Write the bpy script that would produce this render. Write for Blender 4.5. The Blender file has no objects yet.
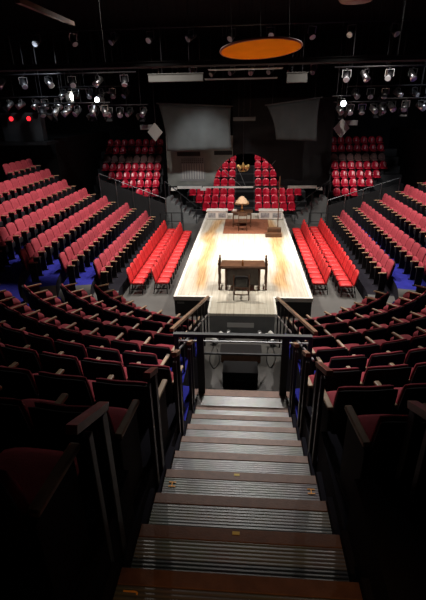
import bpy, bmesh, math, random
from mathutils import Vector, Matrix
random.seed(7)
PI = math.pi
SC = bpy.context.scene
COL = SC.collection

# ------------------------------------------------------------------ camera maths
F_PX, CX, CY, EYE = 420.0, 213.0, 300.0, 5.8
def cam_basis(px=247.0, py=111.0, roll=1.0):
    v = Vector(((px - CX) / F_PX, (CY - py) / F_PX, 1.0)).normalized()
    r = math.radians(roll)
    h = Vector((math.cos(r), math.sin(r), 0))
    z = h.cross(v)
    if z.y < 0: z = -z
    z.normalize()
    x = v.cross(z)
    if x.x < 0: x = -x
    return Vector((x.x, v.x, z.x)), Vector((x.y, v.y, z.y)), Vector((x.z, v.z, z.z))
RGT, UPV, FWD = cam_basis()
def in_frame(p, m=12):
    q = Vector(p) - Vector((0, 0, EYE))
    k = q.dot(FWD)
    if k < .15: return False
    x = CX + F_PX * q.dot(RGT) / k; y = CY - F_PX * q.dot(UPV) / k
    return -m < x < 426 + m and -m < y < 600 + m

# ------------------------------------------------------------------ materials
def mat(name, col, rough=.7, metal=0., noise=0., nscale=8., bump=0., bscale=40., emit=None, estr=0., spec=.5, rnd=0.):
    m = bpy.data.materials.new(name); m.use_nodes = True
    nt = m.node_tree; b = nt.nodes['Principled BSDF']
    b.inputs['Base Color'].default_value = (*col, 1)
    b.inputs['Roughness'].default_value = rough
    b.inputs['Metallic'].default_value = metal
    b.inputs['Specular IOR Level'].default_value = spec
    last = None
    if noise > 0:
        tc = nt.nodes.new('ShaderNodeTexCoord'); n = nt.nodes.new('ShaderNodeTexNoise')
        n.inputs['Scale'].default_value = nscale; n.inputs['Detail'].default_value = 4
        nt.links.new(tc.outputs['Object'], n.inputs['Vector'])
        r = nt.nodes.new('ShaderNodeValToRGB')
        r.color_ramp.elements[0].position = .3; r.color_ramp.elements[1].position = .7
        r.color_ramp.elements[0].color = (*[c * (1 - noise) for c in col], 1)
        r.color_ramp.elements[1].color = (*[min(1, c * (1 + noise)) for c in col], 1)
        nt.links.new(n.outputs['Fac'], r.inputs['Fac'])
        last = r.outputs['Color']
    if rnd > 0:
        oi = nt.nodes.new('ShaderNodeObjectInfo')
        mr = nt.nodes.new('ShaderNodeMapRange')
        mr.inputs['To Min'].default_value = 1 - rnd; mr.inputs['To Max'].default_value = 1 + rnd
        nt.links.new(oi.outputs['Random'], mr.inputs['Value'])
        hs = nt.nodes.new('ShaderNodeHueSaturation')
        if last: nt.links.new(last, hs.inputs['Color'])
        else: hs.inputs['Color'].default_value = (*col, 1)
        nt.links.new(mr.outputs['Result'], hs.inputs['Value'])
        last = hs.outputs['Color']
    if last: nt.links.new(last, b.inputs['Base Color'])
    if bump > 0:
        tc = nt.nodes.new('ShaderNodeTexCoord'); n = nt.nodes.new('ShaderNodeTexNoise')
        n.inputs['Scale'].default_value = bscale
        nt.links.new(tc.outputs['Object'], n.inputs['Vector'])
        bp = nt.nodes.new('ShaderNodeBump'); bp.inputs['Strength'].default_value = bump; bp.inputs['Distance'].default_value = .01
        nt.links.new(n.outputs['Fac'], bp.inputs['Height']); nt.links.new(bp.outputs['Normal'], b.inputs['Normal'])
    if emit:
        b.inputs['Emission Color'].default_value = (*emit, 1); b.inputs['Emission Strength'].default_value = estr
    return m

M = {}
M['burgundy'] = mat('burgundy_plush', (.34, .043, .060), .85, noise=.12, nscale=14, bump=.2, bscale=120, rnd=.12, spec=.25)
M['burgundy_trim'] = mat('burgundy_piping', (.40, .07, .08), .6)
M['red'] = mat('bright_red_vinyl', (.54, .020, .022), .55, noise=.08, nscale=10, rnd=.10)
M['shellred'] = mat('crimson_plastic', (.46, .008, .03), .32, rnd=.12)
M['shellgrey'] = mat('worn_taupe_fabric', (.20, .10, .09), .8, rnd=.12)
M['shellback'] = mat('black_seat_shell', (.012, .010, .012), .75, spec=.2, bump=.1, bscale=60)
M['black_metal'] = mat('black_metal', (.012, .012, .014), .45, spec=.4)
M['wood'] = mat('tan_armrest_wood', (.42, .27, .15), .45, noise=.2, nscale=9)
M['handwood'] = mat('oiled_handrail_wood', (.30, .17, .095), .4, noise=.2, nscale=9)
M['darkwood'] = mat('dark_stained_wood', (.10, .045, .022), .4, noise=.3, nscale=6)
M['blackwood'] = mat('ebonised_wood', (.085, .07, .062), .55, noise=.2)
M['blackpaint'] = mat('matt_black_paint', (.010, .010, .011), .85, noise=.2, nscale=2, spec=.2)
M['offblack'] = mat('charcoal_paint', (.022, .022, .024), .7, noise=.15, nscale=3)
M['stagefront'] = mat('dark_grey_stage_skirt', (.15, .155, .155), .7, noise=.15, nscale=3)
M['greyfloor'] = mat('grey_studio_floor', (.082, .079, .075), .5, noise=.2, nscale=1.3, bump=.05)
M['blue'] = mat('royal_blue_carpet', (.026, .028, .27), .95, noise=.2, nscale=5, bump=.3, bscale=200, spec=.1)
M['riser'] = mat('black_riser_carpet', (.012, .011, .016), .95, spec=.1)
M['setgrey'] = mat('grey_green_scenic_paint', (.15, .16, .145), .8, noise=.15, nscale=2.2)
M['grille'] = mat('grey_grille_paint', (.27, .27, .255), .6)
M['white'] = mat('white_paint', (.75, .73, .68), .6, noise=.05, nscale=3)
M['plate'] = mat('pale_grey_plate', (.55, .55, .53), .5)
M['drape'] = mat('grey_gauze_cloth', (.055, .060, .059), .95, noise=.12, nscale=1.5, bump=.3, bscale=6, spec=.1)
M['rug'] = mat('rust_brown_rug', (.22, .075, .035), .95, noise=.25, nscale=9, bump=.3, bscale=90)
M['steel'] = mat('brushed_steel', (.55, .55, .57), .28, metal=1.)
M['dullsteel'] = mat('galvanised_tube', (.38, .38, .39), .42, metal=1.)
M['alu'] = mat('aluminium_beam', (.055, .055, .05), .6, metal=.2, noise=.1, nscale=2)
M['gold'] = mat('antique_gold', (.72, .45, .16), .35, metal=.7, noise=.25, nscale=12)
M['shade'] = mat('cream_lampshade_silk', (.78, .55, .34), .8, noise=.15, nscale=20)
M['fringe'] = mat('tan_fringe', (.48, .28, .13), .8)
M['orange'] = mat('orange_disc_cloth', (.95, .29, .004), .9, noise=.06, nscale=2, spec=.05)
M['orangerim'] = mat('dark_red_rim', (.30, .06, .02), .6)
M['paper'] = mat('paper', (.85, .83, .76), .8)
M['lens'] = mat('glass_lens', (.35, .37, .40), .08, spec=.9)
M['lit'] = mat('lit_lens', (1, 1, 1), .3, emit=(1., .97, .85), estr=30.)
M['litblue'] = mat('lit_lens_cool', (1, 1, 1), .3, emit=(.86, .93, 1.), estr=9.)
M['ledred'] = mat('red_led', (.4, 0, 0), .3, emit=(1., .02, .03), estr=2.2)
M['letter'] = mat('orange_row_letter', (1.0, .42, .06), .6)
M['yellow'] = mat('yellow_edge_tab', (.75, .55, .12), .6)
M['nosing'] = mat('brown_nosing_carpet', (.15, .066, .036), .55, noise=.2, nscale=14, bump=.15, bscale=90)
M['leather'] = mat('black_leather', (.022, .020, .022), .45, noise=.2)
M['bottle'] = mat('amber_glass_bottle', (.30, .12, .03), .1, spec=.8)
M['panelart'] = mat('grey_panel_motif', (.33, .33, .34), .7, noise=.5, nscale=9)

def ribbed():
    m = mat('ribbed_rubber_tread', (.125, .13, .13), .33, spec=.8)
    nt = m.node_tree; b = nt.nodes['Principled BSDF']
    tc = nt.nodes.new('ShaderNodeTexCoord'); w = nt.nodes.new('ShaderNodeTexWave')
    w.wave_type = 'BANDS'; w.bands_direction = 'Y'; w.wave_profile = 'SIN'
    w.inputs['Scale'].default_value = 13.0
    nt.links.new(tc.outputs['Object'], w.inputs['Vector'])
    n = nt.nodes.new('ShaderNodeTexNoise'); n.inputs['Scale'].default_value = 5
    nt.links.new(tc.outputs['Object'], n.inputs['Vector'])
    mx = nt.nodes.new('ShaderNodeMixRGB'); mx.blend_type = 'MULTIPLY'; mx.inputs['Fac'].default_value = .55
    r = nt.nodes.new('ShaderNodeValToRGB')
    r.color_ramp.elements[0].color = (.125, .118, .105, 1); r.color_ramp.elements[1].color = (.20, .19, .17, 1)
    nt.links.new(w.outputs['Fac'], r.inputs['Fac'])
    nt.links.new(r.outputs['Color'], mx.inputs['Color1']); nt.links.new(n.outputs['Color'], mx.inputs['Color2'])
    nt.links.new(mx.outputs['Color'], b.inputs['Base Color'])
    bp = nt.nodes.new('ShaderNodeBump'); bp.inputs['Strength'].default_value = .38; bp.inputs['Distance'].default_value = .006
    nt.links.new(w.outputs['Fac'], bp.inputs['Height']); nt.links.new(bp.outputs['Normal'], b.inputs['Normal'])
    return m
M['tread'] = ribbed()

def stage_paint():
    """whitewashed boards with wandering tan streaks down both sides"""
    m = mat('whitewashed_stage_boards', (.70, .64, .52), .5)
    nt = m.node_tree; b = nt.nodes['Principled BSDF']
    L = nt.links.new
    tc = nt.nodes.new('ShaderNodeTexCoord'); sp = nt.nodes.new('ShaderNodeSeparateXYZ'); L(tc.outputs['Object'], sp.inputs['Vector'])
    mp = nt.nodes.new('ShaderNodeMapping'); mp.inputs['Scale'].default_value = (.25, .2, 1); L(tc.outputs['Object'], mp.inputs['Vector'])
    n = nt.nodes.new('ShaderNodeTexNoise'); n.inputs['Scale'].default_value = 1.6; n.inputs['Detail'].default_value = 5; L(mp.outputs['Vector'], n.inputs['Vector'])
    def math_(op, a, c, clamp=False):
        q = nt.nodes.new('ShaderNodeMath'); q.operation = op; q.use_clamp = clamp
        for i, s in enumerate((a, c)):
            if isinstance(s, (int, float)): q.inputs[i].default_value = s
            else: L(s, q.inputs[i])
        return q.outputs[0]
    ax = math_('ABSOLUTE', sp.outputs['X'], 0)
    wob = math_('MULTIPLY', math_('SUBTRACT', n.outputs['Fac'], .5), 1.1)
    d = math_('ABSOLUTE', math_('SUBTRACT', math_('ADD', ax, wob), 1.42), 0)
    mask = math_('MULTIPLY', math_('SUBTRACT', .34, d, True), 4.5, True)
    # streaks live between y -3 and 5 of the deck
    fy = math_('MULTIPLY', math_('SUBTRACT', 5.2, math_('ABSOLUTE', math_('ADD', sp.outputs['Y'], -.2), 0), True), 1.2, True)
    mask = math_('MULTIPLY', mask, fy)
    mp2 = nt.nodes.new('ShaderNodeMapping'); mp2.inputs['Scale'].default_value = (9, .5, 1); L(tc.outputs['Object'], mp2.inputs['Vector'])
    g = nt.nodes.new('ShaderNodeTexNoise'); g.inputs['Scale'].default_value = 2.2; g.inputs['Detail'].default_value = 6; L(mp2.outputs['Vector'], g.inputs['Vector'])
    tan = nt.nodes.new('ShaderNodeValToRGB')
    tan.color_ramp.elements[0].color = (.40, .22, .09, 1); tan.color_ramp.elements[1].color = (.60, .41, .21, 1)
    tan.color_ramp.elements[0].position = .35; tan.color_ramp.elements[1].position = .65
    L(g.outputs['Fac'], tan.inputs['Fac'])
    base = nt.nodes.new('ShaderNodeValToRGB')
    base.color_ramp.elements[0].color = (.47, .425, .345, 1); base.color_ramp.elements[1].color = (.62, .585, .50, 1)
    base.color_ramp.elements[0].position = .3; base.color_ramp.elements[1].position = .7
    L(g.outputs['Fac'], base.inputs['Fac'])
    mx = nt.nodes.new('ShaderNodeMixRGB'); L(mask, mx.inputs['Fac']); L(base.outputs['Color'], mx.inputs['Color1']); L(tan.outputs['Color'], mx.inputs['Color2'])
    br = nt.nodes.new('ShaderNodeTexBrick'); br.inputs['Scale'].default_value = 1
    br.inputs['Brick Width'].default_value = 2.4; br.inputs['Row Height'].default_value = .24; br.inputs['Mortar Size'].default_value = .008
    br.inputs['Color1'].default_value = (1, 1, 1, 1); br.inputs['Color2'].default_value = (.93, .93, .93, 1); br.inputs['Mortar'].default_value = (.5, .47, .42, 1)
    mp3 = nt.nodes.new('ShaderNodeMapping'); mp3.inputs['Rotation'].default_value = (0, 0, PI / 2); L(tc.outputs['Object'], mp3.inputs['Vector']); L(mp3.outputs['Vector'], br.inputs['Vector'])
    m2 = nt.nodes.new('ShaderNodeMixRGB'); m2.blend_type = 'MULTIPLY'; m2.inputs['Fac'].default_value = .6
    L(mx.outputs['Color'], m2.inputs['Color1']); L(br.outputs['Color'], m2.inputs['Color2'])
    L(m2.outputs['Color'], b.inputs['Base Color'])
    return m
M['deck'] = stage_paint()

# ------------------------------------------------------------------ mesh helpers
def new(): return bmesh.new()
def box(bm, x0, x1, y0, y1, z0, z1, bev=0., rot=None, piv=None, mi=0):
    vs = [bm.verts.new((x, y, z)) for x in (x0, x1) for y in (y0, y1) for z in (z0, z1)]
    idx = [(0, 1, 3, 2), (4, 6, 7, 5), (0, 4, 5, 1), (2, 3, 7, 6), (0, 2, 6, 4), (1, 5, 7, 3)]
    fs = [bm.faces.new([vs[i] for i in f]) for f in idx]
    for f in fs: f.material_index = mi
    if bev > 0:
        es = list({e for f in fs for e in f.edges})
        r = bmesh.ops.bevel(bm, geom=es, offset=bev, segments=2, affect='EDGES', profile=.5)
        vs = list({v for f in r['faces'] for v in f.verts} | {v for v in vs if v.is_valid})
    if rot is not None:
        p = Vector(piv) if piv else Vector(((x0 + x1) / 2, (y0 + y1) / 2, (z0 + z1) / 2))
        for v in vs: v.co = rot @ (v.co - p) + p
    return vs
def frame_of(d):
    d = d.normalized()
    a = Vector((0, 0, 1)) if abs(d.z) < .95 else Vector((1, 0, 0))
    u = d.cross(a).normalized()
    return u, d.cross(u).normalized()
def tube(bm, pts, r, n=10, cap=True):
    pts = [Vector(p) for p in pts]
    rs = r if isinstance(r, (list, tuple)) else [r] * len(pts)
    rings = []
    u = None
    for i, p in enumerate(pts):
        d = (pts[min(i + 1, len(pts) - 1)] - pts[max(i - 1, 0)])
        if u is None: u, w = frame_of(d)
        else:
            d.normalize(); u = (u - d * u.dot(d)).normalized(); w = d.cross(u)
        rings.append([bm.verts.new(p + (u * math.cos(2 * PI * k / n) + w * math.sin(2 * PI * k / n)) * rs[i]) for k in range(n)])
    for a, b in zip(rings, rings[1:]):
        for k in range(n): bm.faces.new((a[k], a[(k + 1) % n], b[(k + 1) % n], b[k]))
    if cap:
        bm.faces.new(rings[0][::-1]); bm.faces.new(rings[-1])
def bar(bm, p0, p1, w, h):
    """rectangular bar from p0 to p1, w sideways, h up"""
    p0, p1 = Vector(p0), Vector(p1); d = (p1 - p0).normalized()
    s = d.cross(Vector((0, 0, 1)))
    s = s.normalized() if s.length > 1e-4 else Vector((1, 0, 0))
    t = s.cross(d).normalized()
    c = [[bm.verts.new(p + s * (w / 2 * a) + t * (h / 2 * b)) for a, b in ((-1, -1), (1, -1), (1, 1), (-1, 1))] for p in (p0, p1)]
    bm.faces.new(c[0][::-1]); bm.faces.new(c[1])
    for k in range(4): bm.faces.new((c[0][k], c[0][(k + 1) % 4], c[1][(k + 1) % 4], c[1][k]))
def lathe(bm, prof, n=20, c=(0, 0, 0)):
    rings = []
    for r, z in prof:
        rings.append([bm.verts.new((c[0] + r * math.cos(2 * PI * k / n), c[1] + r * math.sin(2 * PI * k / n), c[2] + z)) for k in range(n)])
    for a, b in zip(rings, rings[1:]):
        for k in range(n): bm.faces.new((a[k], a[(k + 1) % n], b[(k + 1) % n], b[k]))
    bm.faces.new(rings[0][::-1]); bm.faces.new(rings[-1])
def slab(bm, w, z0, z1, y0, recline, curve, t, droop=.05, taper=.06, nu=10, nv=6, edge=.45):
    """an upright seat back: w wide, from z0 to z1, hollow towards +Y, rounded top corners"""
    F, B = [], []
    for j in range(nv + 1):
        v = j / nv; fr, br = [], []
        for i in range(nu + 1):
            u = -1 + 2 * i / nu
            ztop = z1 - droop * abs(u) ** 3
            z = z0 + (ztop - z0) * v
            hw = w / 2 * (1 - taper * (1 - math.sin(PI * (.15 + .6 * v)))) * (1 - .05 * max(0, v - .75) * 4 * .5)
            x = u * hw
            yc = y0 - recline * v + curve * u * u
            k = 1.
            if i in (0, nu): k *= edge
            if j in (0, nv): k *= edge
            fr.append(bm.verts.new((x, yc + t / 2 * k, z))); br.append(bm.verts.new((x, yc - t / 2 * k, z)))
        F.append(fr); B.append(br)
    for j in range(nv):
        for i in range(nu):
            bm.faces.new((F[j][i], F[j][i + 1], F[j + 1][i + 1], F[j + 1][i]))
            bm.faces.new((B[j][i + 1], B[j][i], B[j + 1][i], B[j + 1][i + 1]))
    for i in range(nu):
        bm.faces.new((F[0][i + 1], F[0][i], B[0][i], B[0][i + 1])); bm.faces.new((F[nv][i], F[nv][i + 1], B[nv][i + 1], B[nv][i]))
    for j in range(nv):
        bm.faces.new((F[j][0], F[j + 1][0], B[j + 1][0], B[j][0])); bm.faces.new((F[j + 1][nu], F[j][nu], B[j][nu], B[j + 1][nu]))
def pad(bm, w0, w1, y0, y1, z0, z1, crown=.02, nu=8, nv=6):
    """a cushion: w0 wide at the back (y0), w1 at the front (y1), softly crowned"""
    T, U = [], []
    for j in range(nv + 1):
        v = j / nv; tr, ur = [], []
        for i in range(nu + 1):
            u = -1 + 2 * i / nu
            w = w0 + (w1 - w0) * v
            corner = 1 - .05 * abs(2 * v - 1) ** 6
            x = u * w / 2 * corner
            y = y0 + (y1 - y0) * v - (.03 * abs(u) ** 4 if v > .5 else 0) * (v - .5) * 2
            e = (1 - abs(u) ** 5) * (1 - abs(2 * v - 1) ** 5)
            tr.append(bm.verts.new((x, y, z1 - .03 + (.03 + crown) * e))); ur.append(bm.verts.new((x, y, z0)))
        T.append(tr); U.append(ur)
    for j in range(nv):
        for i in range(nu):
            bm.faces.new((T[j][i], T[j][i + 1], T[j + 1][i + 1], T[j + 1][i])); bm.faces.new((U[j][i + 1], U[j][i], U[j + 1][i], U[j + 1][i + 1]))
    for i in range(nu):
        bm.faces.new((T[0][i + 1], T[0][i], U[0][i], U[0][i + 1])); bm.faces.new((T[nv][i], T[nv][i + 1], U[nv][i + 1], U[nv][i]))
    for j in range(nv):
        bm.faces.new((T[j][0], T[j + 1][0], U[j + 1][0], U[j][0])); bm.faces.new((T[j + 1][nu], T[j][nu], U[j][nu], U[j + 1][nu]))
def prism(bm, poly, z0, z1, mi_top=0, mi_side=0):
    """poly: list of (x, y), counter-clockwise"""
    b = [bm.verts.new((x, y, z0)) for x, y in poly]; t = [bm.verts.new((x, y, z1)) for x, y in poly]
    f = bm.faces.new(t); f.material_index = mi_top
    f = bm.faces.new(b[::-1]); f.material_index = mi_side
    n = len(poly)
    for i in range(n):
        f = bm.faces.new((b[i], b[(i + 1) % n], t[(i + 1) % n], t[i])); f.material_index = mi_side
def obj(name, bm, m, parent=None, loc=None, smooth=False, label=None):
    bmesh.ops.recalc_face_normals(bm, faces=bm.faces[:])
    me = bpy.data.meshes.new(name); bm.to_mesh(me); bm.free()
    for x in (m if isinstance(m, (list, tuple)) else [m]): me.materials.append(M[x])
    if smooth:
        for p in me.polygons: p.use_smooth = True
    o = bpy.data.objects.new(name, me); COL.objects.link(o)
    if parent: o.parent = parent
    if loc: o.location = loc
    if label: o['label'] = label
    return o
def thing(name, label, cat, loc=(0, 0, 0), rz=0., group=None):
    o = bpy.data.objects.new(name, None); COL.objects.link(o)
    o.empty_display_size = .1
    o.location = loc; o.rotation_euler = (0, 0, rz); o['label'] = label; o['category'] = cat
    if group: o['group'] = group
    return o
def tag(o, label, cat, group=None):
    o['label'] = label; o['category'] = cat
    if group: o['group'] = group
    return o
def struct(name, bm, m, parent=None, **k):
    o = obj(name, bm, m, parent, **k)
    if not parent: o['kind'] = 'structure'
    return o
def dup(root, loc, rz=None, label=None, group=None, rot=None, swap=None, scale=None):
    r = root.copy(); COL.objects.link(r); r.location = loc
    if rz is not None: r.rotation_euler = (0, 0, rz)
    if rot is not None: r.rotation_euler = rot
    if scale: r.scale = (scale,) * 3
    if label: r['label'] = label
    if group: r['group'] = group
    for ch in list(root.children):
        c = ch.copy(); COL.objects.link(c); c.parent = r
        for g in list(ch.children):
            d = g.copy(); COL.objects.link(d); d.parent = c
    return r
ORD = ['zeroth', 'first', 'second', 'third', 'fourth', 'fifth', 'sixth', 'seventh', 'eighth', 'ninth', 'tenth', 'eleventh', 'twelfth', 'thirteenth',
       'fourteenth', 'fifteenth', 'sixteenth', 'seventeenth', 'eighteenth', 'nineteenth', 'twentieth', 'twenty-first', 'twenty-second', 'twenty-third']

# ------------------------------------------------------------------ plan
XC, YC = -.12, 13.2                       # centre of the near half circle of rows
R0, DR = 4.75, .93
ZN = [.74, 1.08, 1.38, 1.70, 2.0, 2.45, 2.9, 3.38, 3.86]          # near rows, floor heights
ZS = [.4, .8, 1.2, 1.6, 2.0, 2.45, 2.9]                          # side rows, floor heights
STX = -.01                                                      # centre line of the stairs
def stair_z(y): return 4.22 - .4516 * y

# ------------------------------------------------------------------ shell
bm = new(); box(bm, -15, 15, -4, 33, -.2, 0); struct('floor', bm, 'greyfloor')
bm = new(); box(bm, -15, 15, -4, 33, 10.4, 10.6); struct('ceiling', bm, 'blackpaint')
bm = new(); box(bm, -15.2, -15, -4, 33, -.2, 10.6); struct('wall_left', bm, 'blackpaint')
bm = new(); box(bm, 15, 15.2, -4, 33, -.2, 10.6); struct('wall_right', bm, 'blackpaint')
bm = new(); box(bm, -15.2, 15.2, 33, 33.2, -.2, 10.6); struct('wall_back', bm, 'blackpaint')
bm = new(); box(bm, -15.2, 15.2, -4.2, -4, -.2, 10.6); struct('wall_front', bm, 'blackpaint')

# tiers: near arcs (both sides), fanned side aisles, straight side banks
AISLE = [29, 32, 35, 38, 40, 42, 44, 45, 46]                     # degrees below the side axis where the near arc of each row ends
ENDS = [8., 12., 21., 25., 26., 28., 30.]                         # degrees below the side axis where the side row ends
def polar(R, deg, s): # deg below the side axis, side s
    a = math.radians(deg)
    return (XC + s * R * math.cos(a), YC - R * math.sin(a))
for s in (-1, 1):
    for k in range(9):
        Ri, Ro = R0 + DR * k - (.66 if k == 0 else .80), R0 + DR * k + .13
        cut = (.98 if k < 5 else .66)
        lim = STX + s * cut
        inner, outer = [], []
        a0 = AISLE[k]
        for R, L in ((Ri, inner), (Ro, outer)):
            aend = math.degrees(math.acos(max(-1, min(1, (lim - XC) / (s * R)))))
            for i in range(15): L.append(polar(R, a0 + (aend - a0) * i / 14, s))
        poly = inner + outer[::-1]
        bm = new(); prism(bm, poly, 0, ZN[k], 0, 1)
        struct('floor_tier', bm, ['blue' if k < 6 else 'riser', 'riser'])  # rear tier tops go black: shade by the aisle put into the carpet colour
        # side aisle: two half steps between the near arc and the side row end
        if k < 7:
            e0 = ENDS[k]
            zz = (ZN[k] + ZS[k]) / 2
            inner = [polar(Ri, a0 + (e0 - a0) * i / 6, s) for i in range(7)]
            outer = [polar(Ro, a0 + (e0 - a0) * i / 6, s) for i in range(7)]
            bm = new(); prism(bm, inner + outer[::-1], 0, min(ZN[k], ZS[k]) , 0, 1)
            struct('floor_aisle', bm, ['greyfloor' if k < 3 else 'blue', 'riser'])
            inner = [polar(Ri, e0 * i / 6, s) for i in range(7)]; outer = [polar(Ro, e0 * i / 6, s) for i in range(7)]
            poly = [(XC + s * Ri, 21.1)] + inner + outer[::-1] + [(XC + s * Ro, 21.1)]
            bm = new(); prism(bm, poly, 0, ZS[k], 0, 1)
            struct('floor_tier', bm, ['blue' if k else 'riser', 'riser'])

# ------------------------------------------------------------------ seats
def armrest_parts(t, x, yb=-.02):
    bm = new(); box(bm, x - .019, x + .019, yb, .30, 0, .585, .006); box(bm, x - .03, x + .03, yb, .34, 0, .03, .005)
    obj('standard', bm, 'shellback', t)
    bm = new(); box(bm, x - .026, x + .026, yb + .02, .36, .588, .622, .010); obj('armrest', bm, 'wood', t, label='tan wooden armrest')
def make_seat(last, top=.875, folded=False):
    t = thing('theatre_seat', 'burgundy theatre seat', 'seat')
    if folded:
        bm = new(); slab(bm, .518, .36, .955, .005, .11, .03, .075, droop=.05, taper=.03); obj('backrest', bm, 'burgundy', t, smooth=True)
        bm = new(); slab(bm, .49, .33, .93, -.055, .11, .03, .022, droop=.075, taper=.06); obj('back_shell', bm, 'shellback', t, smooth=True, label='black seat back shell')
        bm = new(); slab(bm, .45, .34, .66, .105, .0, .0, .07, droop=.03, taper=.02); obj('seat', bm, 'burgundy', t, smooth=True, label='seat folded up')
        bm = new(); slab(bm, .43, .27, .47, .158, -.02, .0, .03, droop=.03, taper=.02); obj('seat_pan', bm, 'shellback', t, smooth=True, label='black underside of the folded seat')
    else:
        bm = new(); slab(bm, .475, .40, top, .008, .085, .055, .055, droop=.035); obj('backrest', bm, 'burgundy', t, smooth=True)
        bm = new(); slab(bm, .50, .30, top - .004, -.040, .085, .055, .034, droop=.035, taper=.02); obj('back_shell', bm, 'shellback', t, smooth=True, label='black seat back shell')
        bm = new(); pad(bm, .44, .40, .05, .49, .33, .455); obj('seat', bm, 'burgundy', t, smooth=True)
    armrest_parts(t, -.262, .095 if folded else -.02)
    if last: armrest_parts(t, .262, .095 if folded else -.02)
    return t
def hide_proto(t):
    for c in list(t.children): bpy.data.objects.remove(c)
    bpy.data.objects.remove(t)
seat_mid, seat_last = make_seat(False), make_seat(True)
low_mid, low_last = make_seat(False, .735), make_seat(True, .735)
fold_mid, fold_last = make_seat(False, folded=True), make_seat(True, folded=True)
n_seats = 0
def place_row(spots, namer, group, pair=None, proto=None):
    """spots: (x, y, z, rz) ; namer(i, n) gives the label of seat i of the n placed"""
    global n_seats
    vis = []
    for i, sp in enumerate(spots):
        x, y, z, rz = sp
        f = Vector((-math.sin(rz), math.cos(rz), 0)); r = Vector((math.cos(rz), math.sin(rz), 0))
        c = Vector((x, y, z))
        if any(in_frame(p) for p in (c + Vector((0, 0, .88)), c + f * .45 + Vector((0, 0, .45)), c + r * .25 + Vector((0, 0, .8)), c - r * .25 + Vector((0, 0, .8)), c + Vector((0, 0, .3)))):
            vis.append(sp)
    for i, (x, y, z, rz) in enumerate(vis):
        dup((proto or pair[1 if i == len(vis) - 1 else 0]), (x, y, z), rz, namer(i, len(vis)), group); n_seats += 1
SIDE = {-1: 'left', 1: 'right'}
# near arcs. seats counted from the stairs outwards; local +X of a seat facing the stage
for s in (-1, 1):
    for k in range(9):
        R = R0 + DR * k
        gap = (1.09 if k < 5 else .72) + .29 + s * (STX - XC)
        step = .545 / R
        phi0 = math.asin(gap / R)
        phi_max = math.radians(90 - AISLE[k]) - .30 / R
        spots = []; ph = phi0
        while ph < phi_max:
            px, py = XC + s * R * math.sin(ph), YC - R * math.cos(ph)
            fx, fy = -s * math.sin(ph), math.cos(ph)
            spots.append((px, py, ZN[k] + .001, math.atan2(-fx, fy))); ph += step
        # the extra armrest is on local +X: the last placed must be the one farthest along +X
        rev = (s < 0)
        if rev: spots = spots[::-1]
        rowname = ORD[k + 1]
        def nm(i, n, s=s, rev=rev, rowname=rowname, k=k):
            j = n - i if rev else i + 1
            return f"burgundy theatre seat with tan armrests, {ORD[j]} from the stairs, {rowname} near row on the {SIDE[s]}"
        place_row(spots, nm, 'near rows of burgundy theatre seats', (low_mid, low_last) if k < 4 else (seat_mid, seat_last))
# side banks
FAR = {-1: [20.75, 20.75, 20.4, 20.3, 20.3, 20.7, 20.9], 1: [20.9, 20.9, 20.8, 20.8, 20.8, 20.8, 20.8]}
for s in (-1, 1):
    for k in range(7):
        R = R0 + DR * k
        spots = []
        rz = -PI / 2 if s < 0 else PI / 2
        L1 = FAR[s][k] - YC; L2 = R * math.radians(ENDS[k])
        if k == 6 and s < 0: L1, L2 = 2.7, 0.
        d = .27
        while d < L1 + L2 - .25:
            if d <= L1: spots.append((XC + s * R, FAR[s][k] - d, ZS[k] + .001, rz)); d += .53 if d + .53 <= L1 else .56
            else:
                a = (d - L1) / R
                spots.append((XC + s * R * math.cos(a), YC - R * math.sin(a), ZS[k] + .001, math.atan2(s * math.cos(a), math.sin(a)))); d += .575
        # local +X points to -Y (near) on the left bank, +Y (far) on the right bank
        order = spots if s < 0 else spots[::-1]
        rowname = ORD[k + 1]
        def nm(i, n, s=s, rowname=rowname):
            j = i + 1 if s < 0 else n - i
            return f"burgundy theatre seat, {ORD[j]} from the far end, {rowname} raised row of the {SIDE[s]} bank"
        place_row(order, nm, 'raised side rows of burgundy theatre seats', (fold_mid, fold_last))
for q in (seat_mid, seat_last, low_mid, low_last, fold_mid, fold_last): hide_proto(q)

# bright red rows beside the stage
def make_red():
    t = thing('red_seat', 'bright red seat', 'seat')
    bm = new(); slab(bm, .455, .36, .90, -.01, .10, .03, .06, droop=.06, taper=.10); obj('backrest', bm, 'red', t, smooth=True)
    bm = new(); pad(bm, .44, .42, .05, .46, .37, .455, crown=.012); obj('seat', bm, 'red', t, smooth=True)
    for s in (-1, 1):
        bm = new()
        bar(bm, (s * .205, .40, 0), (s * .205, .40, .37), .022, .03); bar(bm, (s * .205, -.08, 0), (s * .205, .0, .42), .022, .03)
        bar(bm, (s * .205, -.06, .20), (s * .205, .40, .20), .02, .02)
        obj('leg_frame', bm, 'black_metal', t)
    return t
red0 = make_red()
for s in (-1, 1):
    for k, (X, yf, yn) in enumerate(((2.96, 20.0, 13.3), (3.82, 20.4, 13.2)) if s < 0 else ((2.90, 20.6, 13.5), (3.78, 20.9, 13.4))):
        spots = []; y = yf
        while y > yn: spots.append((XC + s * X, y, .001, -PI / 2 if s < 0 else PI / 2)); y -= .495
        def nm(i, n, s=s, k=k):
            return f"bright red seat, {ORD[i + 1]} from the far end, {('inner', 'outer')[k]} row on the stage's {SIDE[s]}"
        place_row(spots, nm, 'bright red seats on the floor beside the stage', proto=red0)
hide_proto(red0)

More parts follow.
